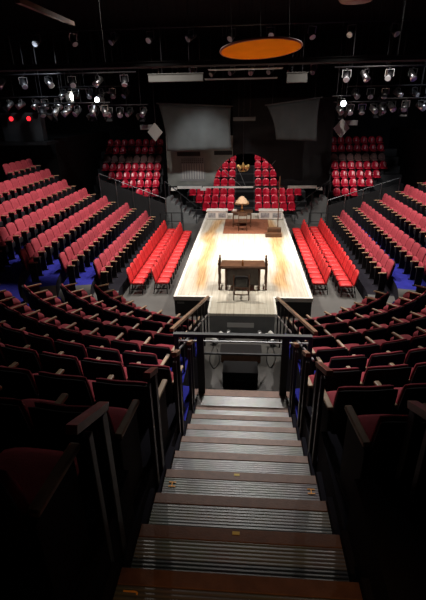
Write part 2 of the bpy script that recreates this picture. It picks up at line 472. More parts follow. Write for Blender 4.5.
# crimson shell seats at the far end
def make_shell(m):
    t = thing('shell_seat', 'shell seat', 'seat')
    bm = new(); slab(bm, .43, .40, .78, -.02, .10, .09, .05, droop=.11, taper=.22, nu=8, nv=5); obj('backrest', bm, m, t, smooth=True)
    bm = new(); pad(bm, .43, .40, .0, .43, .36, .44, crown=.0, nu=6, nv=4); obj('seat', bm, m, t, smooth=True)
    bm = new(); lathe(bm, [(.15, 0), (.15, .02), (.03, .04), (.03, .36)], 10, (0, .2, 0)); obj('pedestal', bm, 'black_metal', t, smooth=True)
    return t
sh_red, sh_grey = make_shell('shellred'), make_shell('shellgrey')
CTZ = [.05, .34, .64, 1.10, 1.54, 1.97, 2.38]; CTY = [25.3 + .8 * j for j in range(7)]
for s in (-1, 1):
    for j in range(7):
        z0 = CTZ[j]
        bm = new()
        x0, x1 = (-3.75, -.62) if s < 0 else (.50, 3.75)
        box(bm, x0, x1, CTY[j] - .55, CTY[j] + .25, 0, z0); struct('floor_tier', bm, 'offblack')
        n = (4 if s < 0 else 5) if j == 0 else (5 if j == 1 else 6 if j == 2 else 4 if j < 5 else 3)
        for i in range(n):
            x = (-.90 - .49 * i) if s < 0 else (.78 + .49 * i)
            dup(sh_red, (x, CTY[j], z0 + .001), PI, f"crimson shell seat, {ORD[i + 1]} {SIDE[s]} of the dark centre aisle, {ORD[j + 1]} row of the far bank", 'crimson shell seats facing us at the far end')
bm = new()
for j in range(7): box(bm, -.62, .50, CTY[j] - .55, CTY[j] + .25, 0, CTZ[j] + .002)
struct('floor_steps', bm, 'blackpaint')
# two high blocks
BTZ = [.70, 1.15, 1.55, 2.0, 2.42, 2.92, 3.36]; BTY = [26.4 + .7 * j for j in range(7)]
for s in (-1, 1):
    cnt = [3, 5, 7, 8, 8, 8, 8] if s < 0 else [3, 5, 6, 7, 7, 7, 7]
    for j in range(7):
        xa = 5.65 + .05 * j if s < 0 else 5.50 + .05 * j
        w = .5
        bm = new(); x0, x1 = xa - .35, xa + w * 8 + .1
        box(bm, min(s * x0, s * x1), max(s * x0, s * x1), BTY[j] - .5, BTY[j] + .2, 0, BTZ[j]); struct('floor_tier', bm, 'offblack')
        for i in range(cnt[j]):
            grey = j == 4 
            dup(sh_grey if grey else sh_red, (s * (xa + w * i), BTY[j], BTZ[j] + .001), PI,
                f"{'taupe' if grey else 'crimson'} shell seat, {ORD[i + 1]} from the inner end, {ORD[j + 1]} row up, high {SIDE[s]} block", 'shell seats in the two high far blocks')
hide_proto(sh_red); hide_proto(sh_grey)

# ------------------------------------------------------------------ stage
st = thing('stage_platform', 'raised whitewashed thrust stage with tan streaks and white rim', 'stage', (-.05, 17.0, 0))
SX0, SX1, SY0, SY1 = -2.12, 2.12, 11.72 - 17, 23.3 - 17
PX0, PX1, PY0 = -.92, .92, 10.62 - 17
bm = new(); box(bm, SX0 + .1, SX1 - .1, SY0 + .1, SY1 - .1, .52, .60); box(bm, PX0 + .0, PX1 - .0, PY0 + .02, SY0 + .1, .52, .60); obj('deck', bm, 'deck', st)
bm = new()
for a in ((SX0, SX0 + .1, SY0, SY1), (SX1 - .1, SX1, SY0, SY1), (SX0 + .1, PX0, SY0, SY0 + .1), (PX1, SX1 - .1, SY0, SY0 + .1), (SX0 + .1, SX1 - .1, SY1 - .1, SY1),
          (PX0 - .06, PX0, PY0, SY0), (PX1, PX1 + .06, PY0, SY0)):
    box(bm, *a, .50, .625)
obj('rim', bm, 'white', st, label='white painted rim')
bm = new(); box(bm, SX0 + .02, SX1 - .02, SY0 + .03, SY1 - .03, 0, .515); obj('skirt', bm, 'offblack', st)
bm = new(); box(bm, PX0, PX1, PY0 + .03, SY0 + .01, 0, .518); obj('front_skirt', bm, 'stagefront', st)
bm = new(); box(bm, -.42, .34, PY0 + .012, PY0 + .03, .17, .31); obj('name_plate', bm, 'plate', st, label='pale blank plate on the stage front')
bm = new(); box(bm, SX0 + .1, SX0 + .32, SY0 + .012, SY0 + .03, .38, .44); obj('skirt_plate', bm, 'stagefront', st)

# desk
dk = thing('desk', 'dark wooden desk with panelled front and corner finials at the front of the stage', 'desk', (-.055, 12.35, .602))
bm = new(); box(bm, -.70, .70, 0, .72, .72, .76, .01); obj('desk_top', bm, 'darkwood', dk)
bm = new(); box(bm, -.56, .56, .06, .085, .14, .715); obj('front_panel', bm, 'blackwood', dk)
for s in (-1, 1):
    bm = new(); lathe(bm, [(.035, 0), (.028, .1), (.04, .2), (.028, .35), (.038, .6), (.035, .715)], 12, (s * .52, .03, 0)); obj('leg', bm, 'darkwood', dk, smooth=True)
    bm = new(); lathe(bm, [(.035, 0), (.028, .1), (.04, .25), (.028, .4), (.04, .7), (.03, .80), (.045, .86), (.02, .92), (.035, .96), (.008, 1.0)], 12, (s * .74, .55, 0)); obj('post', bm, 'darkwood', dk, smooth=True)
    bm = new(); lathe(bm, [(.035, 0), (.028, .1), (.04, .25), (.028, .4), (.04, .7), (.03, .80), (.045, .86), (.02, .92), (.035, .96), (.008, 1.0)], 12, (s * .74, .04, 0)); obj('post', bm, 'darkwood', dk, smooth=True)
    bm = new(); bar(bm, (s * .74, .04, .16), (s * .74, .55, .16), .03, .05); bar(bm, (s * .74, .04, .62), (s * .74, .55, .62), .03, .05); obj('side_stretcher', bm, 'darkwood', dk)
bm = new(); bar(bm, (-.74, .04, .74), (.74, .04, .74), .03, .09); obj('front_rail', bm, 'darkwood', dk)
bm = new(); lathe(bm, [(.03, 0), (.035, .03), (.035, .10), (.012, .15), (.012, .20)], 12); tag(obj('bottle', bm, 'bottle', loc=(-.06, 12.50, 1.366), smooth=True), 'small amber bottle on the desk above the chair', 'bottle')

# chair at the desk (back to us)
ch = thing('desk_chair', 'black chair with upholstered back, drawn up to the desk with its back to us', 'chair', (-.085, 11.58, .602))
bm = new(); slab(bm, .40, .44, .80, -.0, .07, .02, .05, droop=.03, taper=.03); obj('backrest', bm, 'leather', ch, smooth=True)
bm = new(); pad(bm, .42, .46, .04, .48, .40, .47); obj('seat', bm, 'leather', ch, smooth=True)
for s in (-1, 1):
    bm = new(); tube(bm, [(s * .225, -.02, 0), (s * .225, 0, .45), (s * .222, -.08, .84)], [.018, .022, .017], 8); obj('leg', bm, 'darkwood', ch, smooth=True)
    bm = new(); tube(bm, [(s * .21, .45, 0), (s * .21, .44, .40)], [.016, .022], 8); obj('leg', bm, 'darkwood', ch, smooth=True)
bm = new(); bar(bm, (-.22, -.01, .18), (.22, -.01, .18), .02, .03); bar(bm, (-.21, .45, .2), (.21, .45, .2), .02, .03); obj('stretcher', bm, 'darkwood', ch)

# rear table with lamp, rug, steps
bm = new(); box(bm, -1.1, 1.1, -1.45, 1.45, 0, .012, .004); tag(obj('rug', bm, 'rug', loc=(.06, 20.55, .602)), 'rust brown rug at the back of the stage under the dark table', 'rug')
tb = thing('side_table', 'dark wooden table with turned legs on the rust rug', 'table', (-.16, 20.2, .617))
bm = new(); box(bm, -.52, .52, 0, .62, .70, .745, .012); obj('table_top', bm, 'darkwood', tb)
bm = new(); box(bm, -.45, .45, .05, .57, .58, .70); obj('apron', bm, 'darkwood', tb)
for sx in (-1, 1):
    for y in (.08, .54):
        bm = new(); lathe(bm, [(.03, 0), (.02, .06), (.038, .16), (.02, .3), (.036, .45), (.03, .58)], 10, (sx * .43, y, 0)); obj('leg', bm, 'darkwood', tb, smooth=True)
bm = new(); bar(bm, (-.43, .31, .14), (.43, .31, .14), .05, .03); obj('stretcher', bm, 'darkwood', tb)
lp = thing('table_lamp', 'antique table lamp with a fringed cream shade on the rear table', 'lamp', (-.17, 20.5, 1.364))
bm = new(); lathe(bm, [(.10, 0), (.10, .02), (.03, .05), (.05, .14), (.025, .25), (.015, .45)], 14); obj('base', bm, 'gold', lp, smooth=True)
bm = new()
pr = [(.33, .40), (.32, .43), (.26, .50), (.15, .63), (.07, .70), (.05, .71)]
lathe(bm, pr, 20); obj('lamp_shade', bm, 'shade', lp, smooth=True)
bm = new()
for k in range(40):
    a = 2 * PI * k / 40; tube(bm, [(.325 * math.cos(a), .325 * math.sin(a), .40), (.33 * math.cos(a), .33 * math.sin(a), .335)], .008, 5)
obj('fringe', bm, 'fringe', lp)
bm = new(); box(bm, -.10, .10, -.07, .07, 0, .06, .01); box(bm, -.09, .09, -.06, .06, .06, .10, .01); tag(obj('book_stack', bm, 'paper', loc=(-.52, 20.42, 1.364)), 'small pale books lying on the rear table beside the lamp', 'book')
cr = thing('carver_chair', 'dark wooden chair pushed under the rear table, its back towards us', 'chair', (-.12, 19.55, .617))
bm = new(); box(bm, -.21, .21, 0, .42, .40, .44, .01); obj('seat', bm, 'darkwood', cr)
bm = new(); box(bm, -.2, .2, -.02, .01, .70, .84, .01); obj('back_rail', bm, 'darkwood', cr)
for sx in (-1, 1):
    bm = new(); tube(bm, [(sx * .19, .0, 0), (sx * .19, 0, .86)], .018, 8); obj('leg', bm, 'darkwood', cr, smooth=True)
    bm = new(); tube(bm, [(sx * .19, .39, 0), (sx * .19, .39, .40)], .018, 8); obj('leg', bm, 'darkwood', cr, smooth=True)
ss = thing('step_unit', 'dark two-tread wooden step unit on the stage beside the rug', 'steps', (1.27, 18.5, .602))
bm = new(); box(bm, -.36, .36, 0, .30, 0, .16, .006); obj('lower_step', bm, 'darkwood', ss)
bm = new(); box(bm, -.26, .36, .30, .60, 0, .33, .006); obj('upper_step', bm, 'darkwood', ss)
ps = thing('slim_post', 'slim grey upright post on a round foot behind the wooden step unit', 'post', (1.50, 19.3, .602))
bm = new(); lathe(bm, [(.13, 0), (.13, .02), (.025, .03)], 14); obj('foot', bm, 'black_metal', ps)
bm = new(); tube(bm, [(0, 0, .02), (0, 0, 2.55)], .022, 8); obj('pole', bm, 'darkwood', ps)
# white low benches / portals at the back corners of the stage
for s, x0, x1, lab in ((-1, -2.02, -.95, 'left'), (1, .72, 1.93, 'right')):
    t = thing('low_cabinet', f'low white cabinet with grey motif panels at the back {lab} corner of the stage', 'cabinet', ((x0 + x1) / 2, 21.9, .627), 0)
    w = (x1 - x0) / 2
    bm = new(); box(bm, -w, w, 0, .55, 0, .40, .01); obj('body', bm, 'white', t)
    for q in (-1, 1):
        bm = new(); box(bm, q * w * .5 - w * .36, q * w * .5 + w * .36, -.012, .0, .08, .32); obj('front_panel', bm, 'panelart', t)
    bm = new(); box(bm, -w - .03, w + .03, -.03, .58, .40, .44, .008); obj('cabinet_top', bm, 'white', t)

# ------------------------------------------------------------------ portal wall with arch
WY = 24.5
AX, AZ, AR = .0, 1.80, 1.86
def arch_wall(x0, x1, z0, z1, y0, y1):
    bm = new(); N = 28
    xs = sorted(set([x0, x1] + [AX - AR * math.cos(PI * i / N) for i in range(N + 1) if x0 < AX - AR * math.cos(PI * i / N) < x1]))
    def zb(x):
        d = AR * AR - (x - AX) ** 2
        return max(z0, AZ + math.sqrt(d)) if d > 1e-9 else z0
    fr = [[bm.verts.new((x, y, z)) for y in (y0, y1) for z in (zb(x), z1)] for x in xs]
    for a, b in zip(fr, fr[1:]):
        bm.faces.new((a[0], b[0], b[1], a[1])); bm.faces.new((a[2], a[3], b[3], b[2])); bm.faces.new((a[0], a[2], b[2], b[0])); bm.faces.new((a[1], b[1], b[3], a[3]))
    for a in (fr[0], fr[-1]): bm.faces.new((a[0], a[1], a[3], a[2]))
    return bm
pw = thing('portal_wall', 'grey scenic wall hung over the far stage end with louvred panel beside the arch', 'scenery', (0, 0, 0))
obj('wall_panel', arch_wall(-4.45, -.75, 1.92, 4.6, WY, WY + .15), 'setgrey', pw)
bm = new(); box(bm, -3.72, -2.30, WY - .03, WY - .001, 2.20, 3.50); gp = obj('grille_frame', bm, 'stagefront', pw)
for i in range(9):
    bm = new(); box(bm, -3.60 + i * .145, -3.535 + i * .145, WY - .055, WY - .031, 2.32, 3.15, .005); obj('grille_bar', bm, 'grille', gp)
for r in range(3):
    bm = new()
    for i in range(11): box(bm, -3.62 + i * .115, -3.55 + i * .115, WY - .05, WY - .031, 3.20 + r * .09, 3.25 + r * .09)
    obj('grille_dot_row', bm, 'offblack', gp)
bm = new(); box(bm, -3.85, -2.56, WY - .02, WY - .001, 3.56, 3.78); obj('slot', bm, 'blackpaint', pw, label='black letterbox slot')
bm = new(); box(bm, -1.78, -.78, WY - .02, WY - .001, 3.60, 3.82); obj('slot', bm, 'blackpaint', pw, label='black letterbox slot')
bw = thing('black_portal_wall', 'matt black scenic wall hung over the far stage end right of the arch', 'scenery', (0, 0, 0))
obj('wall_panel', arch_wall(-.745, 4.6, 1.92, 6.4, WY, WY + .15), 'blackpaint', bw)
bm = new(); box(bm, 2.6, 4.1, WY - .03, WY - .001, 2.3, 3.5); obj('raised_panel', bm, 'blackpaint', bw)
# white ledge
lg = thing('ledge_beam', 'long white beam crossing the arch below the scenic walls', 'beam', (0, WY - .15, 1.80))
bm = new(); box(bm, -3.9, -2.50, -.06, .06, 0, .14); obj('beam_length', bm, 'white', lg)
bm = new(); box(bm, -2.44, .42, -.04, .04, .03, .12); obj('beam_length', bm, 'white', lg)
bm = new(); box(bm, .42, 2.2, -.03, .03, .03, .09); obj('beam_length', bm, 'alu', lg)
bm = new(); box(bm, 2.35, 3.95, -.06, .06, 0, .14); obj('beam_length', bm, 'white', lg)
for x in (-4.1, -2.42, 4.1):
    bm = new(); box(bm, x - .16, x + .16, -.09, .09, -.10, .05, .01); obj('junction_box', bm, 'white', lg)
for x in (-4.4, 4.4):
    bm = new(); box(bm, x - .05, x + .05, -.05, .05, -1.8, .1); obj('support_post', bm, 'black_metal', lg)
# chandelier in the arch
cd = thing('chandelier', 'ornate gold chandelier hanging in the arch', 'chandelier', (-.16, 23.7, 2.66))
bm = new(); tube(bm, [(0, 0, .62), (0, 0, 7.74)], .012, 6); obj('suspension_cord', bm, 'black_metal', cd)
bm = new(); lathe(bm, [(.01, .12), (.09, .17), (.05, .24), (.07, .34), (.03, .42), (.05, .55), (.015, .64)], 14); obj('stem', bm, 'gold', cd, smooth=True)
for k in range(5):
    a = 2 * PI * k / 5 + .3
    c_, s_ = math.cos(a), math.sin(a)
    bm = new(); tube(bm, [(0, 0, .25), (.14 * c_, .14 * s_, .14), (.26 * c_, .26 * s_, .20), (.28 * c_, .28 * s_, .30)], .014, 6); ar = obj('arm', bm, 'gold', cd, smooth=True)
    bm = new(); lathe(bm, [(.05, .30), (.085, .33), (.10, .42), (.06, .50)], 12, (.28 * c_, .28 * s_, 0)); obj('lamp_glass', bm, 'gold', ar, smooth=True)
for i, (a, b) in enumerate((((-1.75, 24.3, 3.2), (-.25, 24.3, 1.93)), ((1.6, 24.3, 3.3), (.45, 24.3, 1.92)), ((-.72, 24.3, 3.55), (-.02, 24.3, 1.93)))):
    bm = new(); tube(bm, [a, b], .014, 6); tag(obj('brace_rail', bm, 'stagefront'), ('grey diagonal brace in the arch beside the louvred wall', 'grey diagonal brace in the arch on the black wall side', 'steep grey brace in the arch behind the chandelier')[i], 'brace')
# far steps up to the blocks, with parapets and rails
for s in (-1, 1):
    lab = SIDE[s]
    t = bpy.data.objects.new('floor_stairs', None); COL.objects.link(t); t['kind'] = 'structure'
    for i in range(7):
        bm = new(); x0 = 2.70 + .25 * i
        box(bm, min(s * x0, s * (x0 + .25)), max(s * x0, s * (x0 + .25)), 23.5, 24.7, 0, .2 + .2 * i)
        obj('tread', bm, 'stagefront', t)
    t = thing('stair_handrail', f'black tubular handrail on the far {lab} steps under the white beam', 'handrail', (0, 0, 0))
    bm = new(); tube(bm, [(s * 2.75, 23.45, 1.0), (s * 4.45, 23.45, 2.35)], .025, 8); obj('rail', bm, 'black_metal', t)
    for x, z in ((2.75, 1.0), (3.6, 1.66), (4.45, 2.35)):
        bm = new(); tube(bm, [(s * x, 23.45, 0), (s * x, 23.45, z)], .022, 8); obj('post', bm, 'black_metal', t)
    # parapet: sloping panel with tube rail on top
    t = thing('parapet', f'dark sloping parapet with a steel top rail before the high {lab} block', 'parapet', (0, 0, 0))
    xa, xb, za, zb = (4.3, 7.8, 1.55, 2.88) if s < 0 else (4.3, 7.8, 1.45, 2.58)
    bm = new(); P = [(s * xa, 0.), (s * xb, 0.), (s * xb, zb - .3), (s * xa, za - .3)]
    lo = [[bm.verts.new((x, y, z)) for x, z in P] for y in (22.6, 22.7)]
    bm.faces.new(lo[0]); bm.faces.new(lo[1][::-1])
    for i in range(4): bm.faces.new((lo[0][i], lo[0][(i + 1) % 4], lo[1][(i + 1) % 4], lo[1][i]))
    obj('panel', bm, 'offblack', t)
    bm = new(); tube(bm, [(s * xa, 22.65, za), (s * xb, 22.65, zb)], .022, 8); obj('top_rail', bm, 'dullsteel', t, label='grey steel rail')
    for i in range(5):
        f = i / 4; x, z = s * (xa + (xb - xa) * f), za + (zb - za) * f
        bm = new(); tube(bm, [(x, 22.56, 0), (x, 22.56, z)], .025, 8); obj('post', bm, 'dullsteel', t)
    # low rail nearer the bank ends
    t = thing('floor_rail', f'black low rail on the floor between the {lab} bank and the far steps', 'rail', (0, 0, 0))
    bm = new(); tube(bm, [(s * 3.3, 21.9, .95), (s * 4.5, 21.9, .95)], .022, 8); tube(bm, [(s * 3.3, 21.9, .5), (s * 4.5, 21.9, .5)], .016, 8); obj('rail', bm, 'black_metal', t)
    for x in (3.3, 3.9, 4.5):
        bm = new(); tube(bm, [(s * x, 21.9, 0), (s * x, 21.9, .95)], .022, 8); obj('post', bm, 'black_metal', t)
# towers beside the portal
for s in (-1, 1):
    bm = new(); box(bm, min(s * 10.2, s * 15), max(s * 10.2, s * 15), 23.2, 32.9, 0, 4.6); struct('wall_tower', bm, 'blackpaint')

# ------------------------------------------------------------------ hanging drapes
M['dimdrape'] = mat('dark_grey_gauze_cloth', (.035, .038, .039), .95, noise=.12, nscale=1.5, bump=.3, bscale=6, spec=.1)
def drape(name, label, c, cloth):
    """c: four corners TL TR BR BL"""
    t = thing(name, label, 'drape', (0, 0, 0))
    bm = new(); N, K = 26, 12; rows = []
    TL, TR, BR, BL = [Vector(q) for q in c]
    for side in (0, 1):
        g = []
        for j in range(K + 1):
            v = j / K; r = []
            for i in range(N + 1):
                u = i / N
                sag = .10 * math.sin(PI * v) * (1 - min(1, 6 * u)) - .06 * math.sin(PI * v) * max(0, 6 * u - 5)
                p = TL.lerp(TR, u).lerp(BL.lerp(BR, u), v)
                p = p + Vector((sag, .05 * math.sin(u * 17 + v * 1.3) * (.3 + .7 * v) + side * .012, 0))
                r.append(bm.verts.new(p))
            g.append(r)
        rows.append(g)
    for side in (0, 1):
        g = rows[side]
        for j in range(K):
            for i in range(N): bm.faces.new((g[j][i], g[j][i + 1], g[j + 1][i + 1], g[j + 1][i]))
    A, B = rows
    for j in range(K):
        for i in (0, N): bm.faces.new((A[j][i], A[j + 1][i], B[j + 1][i], B[j][i]))
    for i in range(N):
        for j in (0, K): bm.faces.new((A[j][i], A[j][i + 1], B[j][i + 1], B[j][i]))
    obj('cloth', bm, cloth, t, smooth=True)
    bm = new(); tube(bm, [TL + Vector((-.1, 0, .03)), TR + Vector((.1, 0, .03))], .03, 8); obj('batten', bm, 'black_metal', t)
    for u in (.1, .9):
        p = TL.lerp(TR, u); bm = new(); tube(bm, [p + Vector((0, 0, .03)), Vector((p.x, p.y, 10.4))], .008, 5); obj('suspension_wire', bm, 'black_metal', t)
    return t
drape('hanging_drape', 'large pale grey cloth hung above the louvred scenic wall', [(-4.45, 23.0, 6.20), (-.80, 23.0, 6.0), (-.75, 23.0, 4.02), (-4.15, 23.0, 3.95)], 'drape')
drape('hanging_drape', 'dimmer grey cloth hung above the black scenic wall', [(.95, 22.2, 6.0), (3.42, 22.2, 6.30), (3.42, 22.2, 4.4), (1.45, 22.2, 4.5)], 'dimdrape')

# ------------------------------------------------------------------ orange disc
od = thing('hanging_disc', 'flat orange disc hung tilted high above the stage', 'disc', (.34, 13.0, 7.28))
bm = new(); lathe(bm, [(1.06, 0), (1.06, .03)], 64); o = obj('disc_face', bm, 'orange', od)
bm = new()
for k in range(64):
    pass
tube(bm, [(1.07 * math.cos(2 * PI * k / 64), 1.07 * math.sin(2 * PI * k / 64), .02) for k in range(65)], .03, 6, cap=False); obj('rim', bm, 'orangerim', od, smooth=True)
od.rotation_euler = (math.radians(-5.5), math.radians(-2.5), 0)
for k in range(3):
    a = 2 * PI * k / 3 + .5
    bm = new(); tube(bm, [(.9 * math.cos(a), .9 * math.sin(a), .03), (.9 * math.cos(a), .9 * math.sin(a), 2.9)], .006, 5); obj('suspension_wire', bm, 'black_metal', od)

# ------------------------------------------------------------------ stairs down the middle
sr = bpy.data.objects.new('floor_main_stairs', None); COL.objects.link(sr); sr['kind'] = 'structure'
ys = [.21 + .4 * i for i in range(-5, 12)]      # nosing front edges
for i, yn in enumerate(ys):
    z = stair_z(yn)
    last = yn > 4.5
    y1 = yn
    y0 = yn - .4
    bm = new(); box(bm, -.62, .62, y0, y1 - .078, 0 if y0 < 4.6 else 1.5, z); obj('tread', bm, 'tread', sr, loc=(STX, 0, 0))
    bm = new(); box(bm, -.62, .62, y1 - .076, y1 + .012, z - .15, z + .004, .004); obj('nosing', bm, 'nosing', sr, loc=(STX, 0, 0))
zl = stair_z(4.61) - .18
bm = new(); box(bm, -.97, .97, 4.63, 5.22, zl - .25, zl); obj('landing', bm, 'tread', sr, loc=(STX, 0, 0))
bm = new(); box(bm, -.97, .97, 5.08, 5.23, zl - .24, zl + .004); obj('nosing', bm, 'nosing', sr, loc=(STX, 0, 0))
for s in (-1, 1):
    bm = new()
    for yn in ys: box(bm, min(s * .622, s * .66), max(s * .622, s * .66), yn - .4, yn, 0, stair_z(yn) + .06)
    obj('string_board', bm, 'riser', sr, loc=(STX, 0, 0))
def letter(ch, x, y, z, rz, size):
    c = bpy.data.curves.new('row_letter', 'FONT'); c.body = ch; c.size = size; c.extrude = .001; c.align_x = 'CENTER'; c.align_y = 'CENTER'
    tmp = bpy.data.objects.new('tmp', c)
    COL.objects.link(tmp)
    me = bpy.data.meshes.new_from_object(tmp.evaluated_get(bpy.context.evaluated_depsgraph_get()))
    bpy.data.objects.remove(tmp)
    me.materials.clear(); me.materials.append(M['letter'])
    o = bpy.data.objects.new('row_letter', me); COL.objects.link(o); o.parent = sr; o.location = (x, y, z); o.rotation_euler = (0, 0, rz)
def on_tread(y):
    yn = min(q for q in ys if q >= y); return stair_z(yn) + .006
letter('H', -.555, 2.465, on_tread(2.465), PI / 2, .085)
letter('J', -.555, 1.30, on_tread(1.30), PI / 2, .085)
letter('H', .55, 2.46, on_tread(2.46), -PI / 2, .085)
for x, yn in ((-.05, 1.81), (-.06, 2.61)):
    bm = new(); box(bm, x, x + .045, yn - .03, yn - .008, stair_z(yn), stair_z(yn) + .007); obj('edge_tab', bm, 'yellow', sr)

# row-end handrails beside the stairs
def aisle_rail(s, y, ln, label, xo=.655, dz=0., wide=.05):
    t = thing('aisle_handrail', label, 'handrail', (STX + s * xo, y, stair_z(y) - .02))
    h = 1.02 + dz
    bm = new(); box(bm, -.022, .022, -.035, .035, 0, h - .02, .006); obj('post', bm, 'black_metal', t)
    bm = new(); box(bm, -.018, .018, -.20, -.15, 0.05, h - .0, .005); obj('brace_post', bm, 'black_metal', t)
    bm = new(); bar(bm, (0, -ln + .06, h + .4516 * (ln - .06)), (0, .06, h - .4516 * .06), wide, .04); o = obj('grip', bm, 'handwood', t, label='brown wooden grip')
    return t
for s, y, ln, lab, *xo in ((-1, 2.58, .24, 'row-end post with short lit wooden grip left of the stairs by letter H'),
                      (-1, 1.58, .36, 'row-end post with long dim wooden grip left of the stairs by letter J', .674),
                      (-1, 3.62, .24, 'row-end post with wooden grip left of the stairs, next below the lit grip'),
                      (-1, 4.60, .24, 'row-end post with wooden grip left of the stairs beside the guard rail'),
                      (1, 3.06, .44, 'row-end post with brown grip right of the stairs, above the sideways letter H'),
                      (1, 1.80, .42, 'row-end post with long dim grip, closest to us right of the stairs', .90),
                      (1, 3.82, .24, 'row-end post with pale grip right of the stairs, second from the guard rail'),
                      (1, 4.62, .24, 'row-end post with wooden grip right of the stairs, beside the guard rail')):
    aisle_rail(s, y, ln, lab, *xo)

# guard rail across the foot of the stairs
gr = thing('guard_rail', 'black guard rail crossing the foot of the stairs above the sunken entrance', 'railing', (STX, 5.17, zl + .002))
GH = .97
bm = new(); bar(bm, (-.98, 0, GH), (.96, 0, GH), .07, .05); obj('top_rail', bm, 'black_metal', gr)
bm = new(); tube(bm, [(-.96, 0, GH - .10), (.94, 0, GH - .10)], .014, 8); obj('middle_rail', bm, 'dullsteel', gr)
bm = new(); tube(bm, [(-.60, 0, GH - .30), (.60, 0, GH - .30)], .018, 8); obj('lower_rail', bm, 'black_metal', gr)
for x in (-.60, .60):
    bm = new(); box(bm, x - .05, x + .05, -.04, .04, 0, GH - .03, .006); obj('post', bm, 'black_metal', gr)
for x in (-.94, .94):
    bm = new(); box(bm, x - .03, x + .03, -.03, .03, 0, GH - .03, .006); obj('post', bm, 'black_metal', gr)
# sloping side rails of the sunken entrance
for s in (-1, 1):
    t = thing('entrance_handrail', f'sloping wooden handrail on black balusters along the {SIDE[s]} side of the sunken entrance', 'handrail', (0, 0, 0))
    xa = STX + s * 1.03
    p0, p1 = (xa, 5.30, zl + .97), ((-.875 if s < 0 else .80), 9.35, 1.68)
    bm = new(); bar(bm, p0, p1, .055, .045); obj('handrail', bm, 'handwood', t)
    bm = new(); bar(bm, (p0[0], p0[1], p0[2] - .45), (p1[0], p1[1], p1[2] - .45), .025, .03); obj('lower_rail', bm, 'dullsteel', t)
    for i in range(8):
        f = (i + .5) / 8; q = Vector(p0).lerp(Vector(p1), f)
        k = min(4, max(0, int((YC - q.y - R0 + .80) / DR)))
        zb = ZN[k] + .001
        bm = new(); bar(bm, (q.x, q.y, zb), (q.x, q.y, q.z - .02), .03, .03); obj('baluster', bm, 'black_metal', t)

# ------------------------------------------------------------------ sunken entrance: kit on the floor
eb = thing('equipment_box', 'black equipment box on the sunken floor below the guard rail', 'box', (-.06, 7.95, 0))
bm = new(); box(bm, -.40, .40, 0, .5, .03, .44, .015); obj('body', bm, 'blackpaint', eb)
for x in (-.33, .33):
    for y in (.07, .43):
        bm = new(); box(bm, x - .03, x + .03, y - .03, y + .03, 0, .03); obj('foot', bm, 'black_metal', eb)
bm = new(); box(bm, -.1, .1, -.015, 0, .22, .26); obj('handle', bm, 'black_metal', eb)
tk = thing('storage_chest', 'low dark brown chest on the sunken floor before the stage', 'chest', (-.06, 9.05, 0))
bm = new(); box(bm, -.50, .50, 0, .42, 0, .22, .01); obj('body', bm, 'darkwood', tk)
bm = new(); box(bm, -.52, .52, -.02, .44, .22, .29, .01); obj('lid', bm, 'leather', tk)
def cable(pts, label):
    bm = new(); P = []
    pts = [Vector(p) for p in pts]
    for i in range(len(pts) - 1):
        a, b, c, d = pts[max(i - 1, 0)], pts[i], pts[i + 1], pts[min(i + 2, len(pts) - 1)]
        for q in range(6):
            u = q / 6; P.append(.5 * ((2 * b) + (c - a) * u + (2 * a - 5 * b + 4 * c - d) * u * u + (3 * b - a - 3 * c + d) * u ** 3))
    P.append(pts[-1]); tube(bm, P, .012, 6); tag(obj('floor_cable', bm, 'black_metal', smooth=True), label, 'cable')
cable([(-.8, 9.8, .013), (-.86, 9.2, .013), (-.72, 8.75, .013), (-.6, 9.1, .013), (-.7, 9.7, .013)], 'looped black cable on the grey floor left of the chest')
cable([(.78, 9.9, .013), (.82, 9.3, .013), (.68, 8.85, .013), (.6, 9.2, .013), (.66, 9.8, .013)], 'looped black cable on the grey floor right of the chest')
def floor_lamp_unit(x, y, rz, label, m='plate'):
    t = thing('floor_light', label, 'stage light', (x, y, 0), rz)
    bm = new(); box(bm, -.09, .09, -.06, .06, 0, .02, .004); obj('base', bm, 'black_metal', t)
    bm = new(); tube(bm, [(-.085, 0, .02), (-.085, 0, .15)], .01, 6); tube(bm, [(.085, 0, .02), (.085, 0, .15)], .01, 6); obj('yoke', bm, 'dullsteel', t)
    bm = new(); tube(bm, [(0, -.11, .11), (0, .06, .17)], [.07, .06], 12); obj('housing', bm, m, t, smooth=True)
    bm = new(); tube(bm, [(0, -.125, .105), (0, -.111, .11)], [.05, .055], 12); obj('lens', bm, 'lens', t)
FL = [(-.62, 10.25, .5), (-.42, 10.35, -.3), (-.80, 9.95, 1.0), (.45, 10.35, .2), (.62, 10.2, -.5), (.80, 9.95, -1.), (.76, 10.35, .7)]
for i, (x, y, rz) in enumerate(FL):
    floor_lamp_unit(x, y, rz, f"small pale floor light at the stage foot, {ORD[i + 1]} from the left", 'plate' if i % 2 == 0 else 'dullsteel')

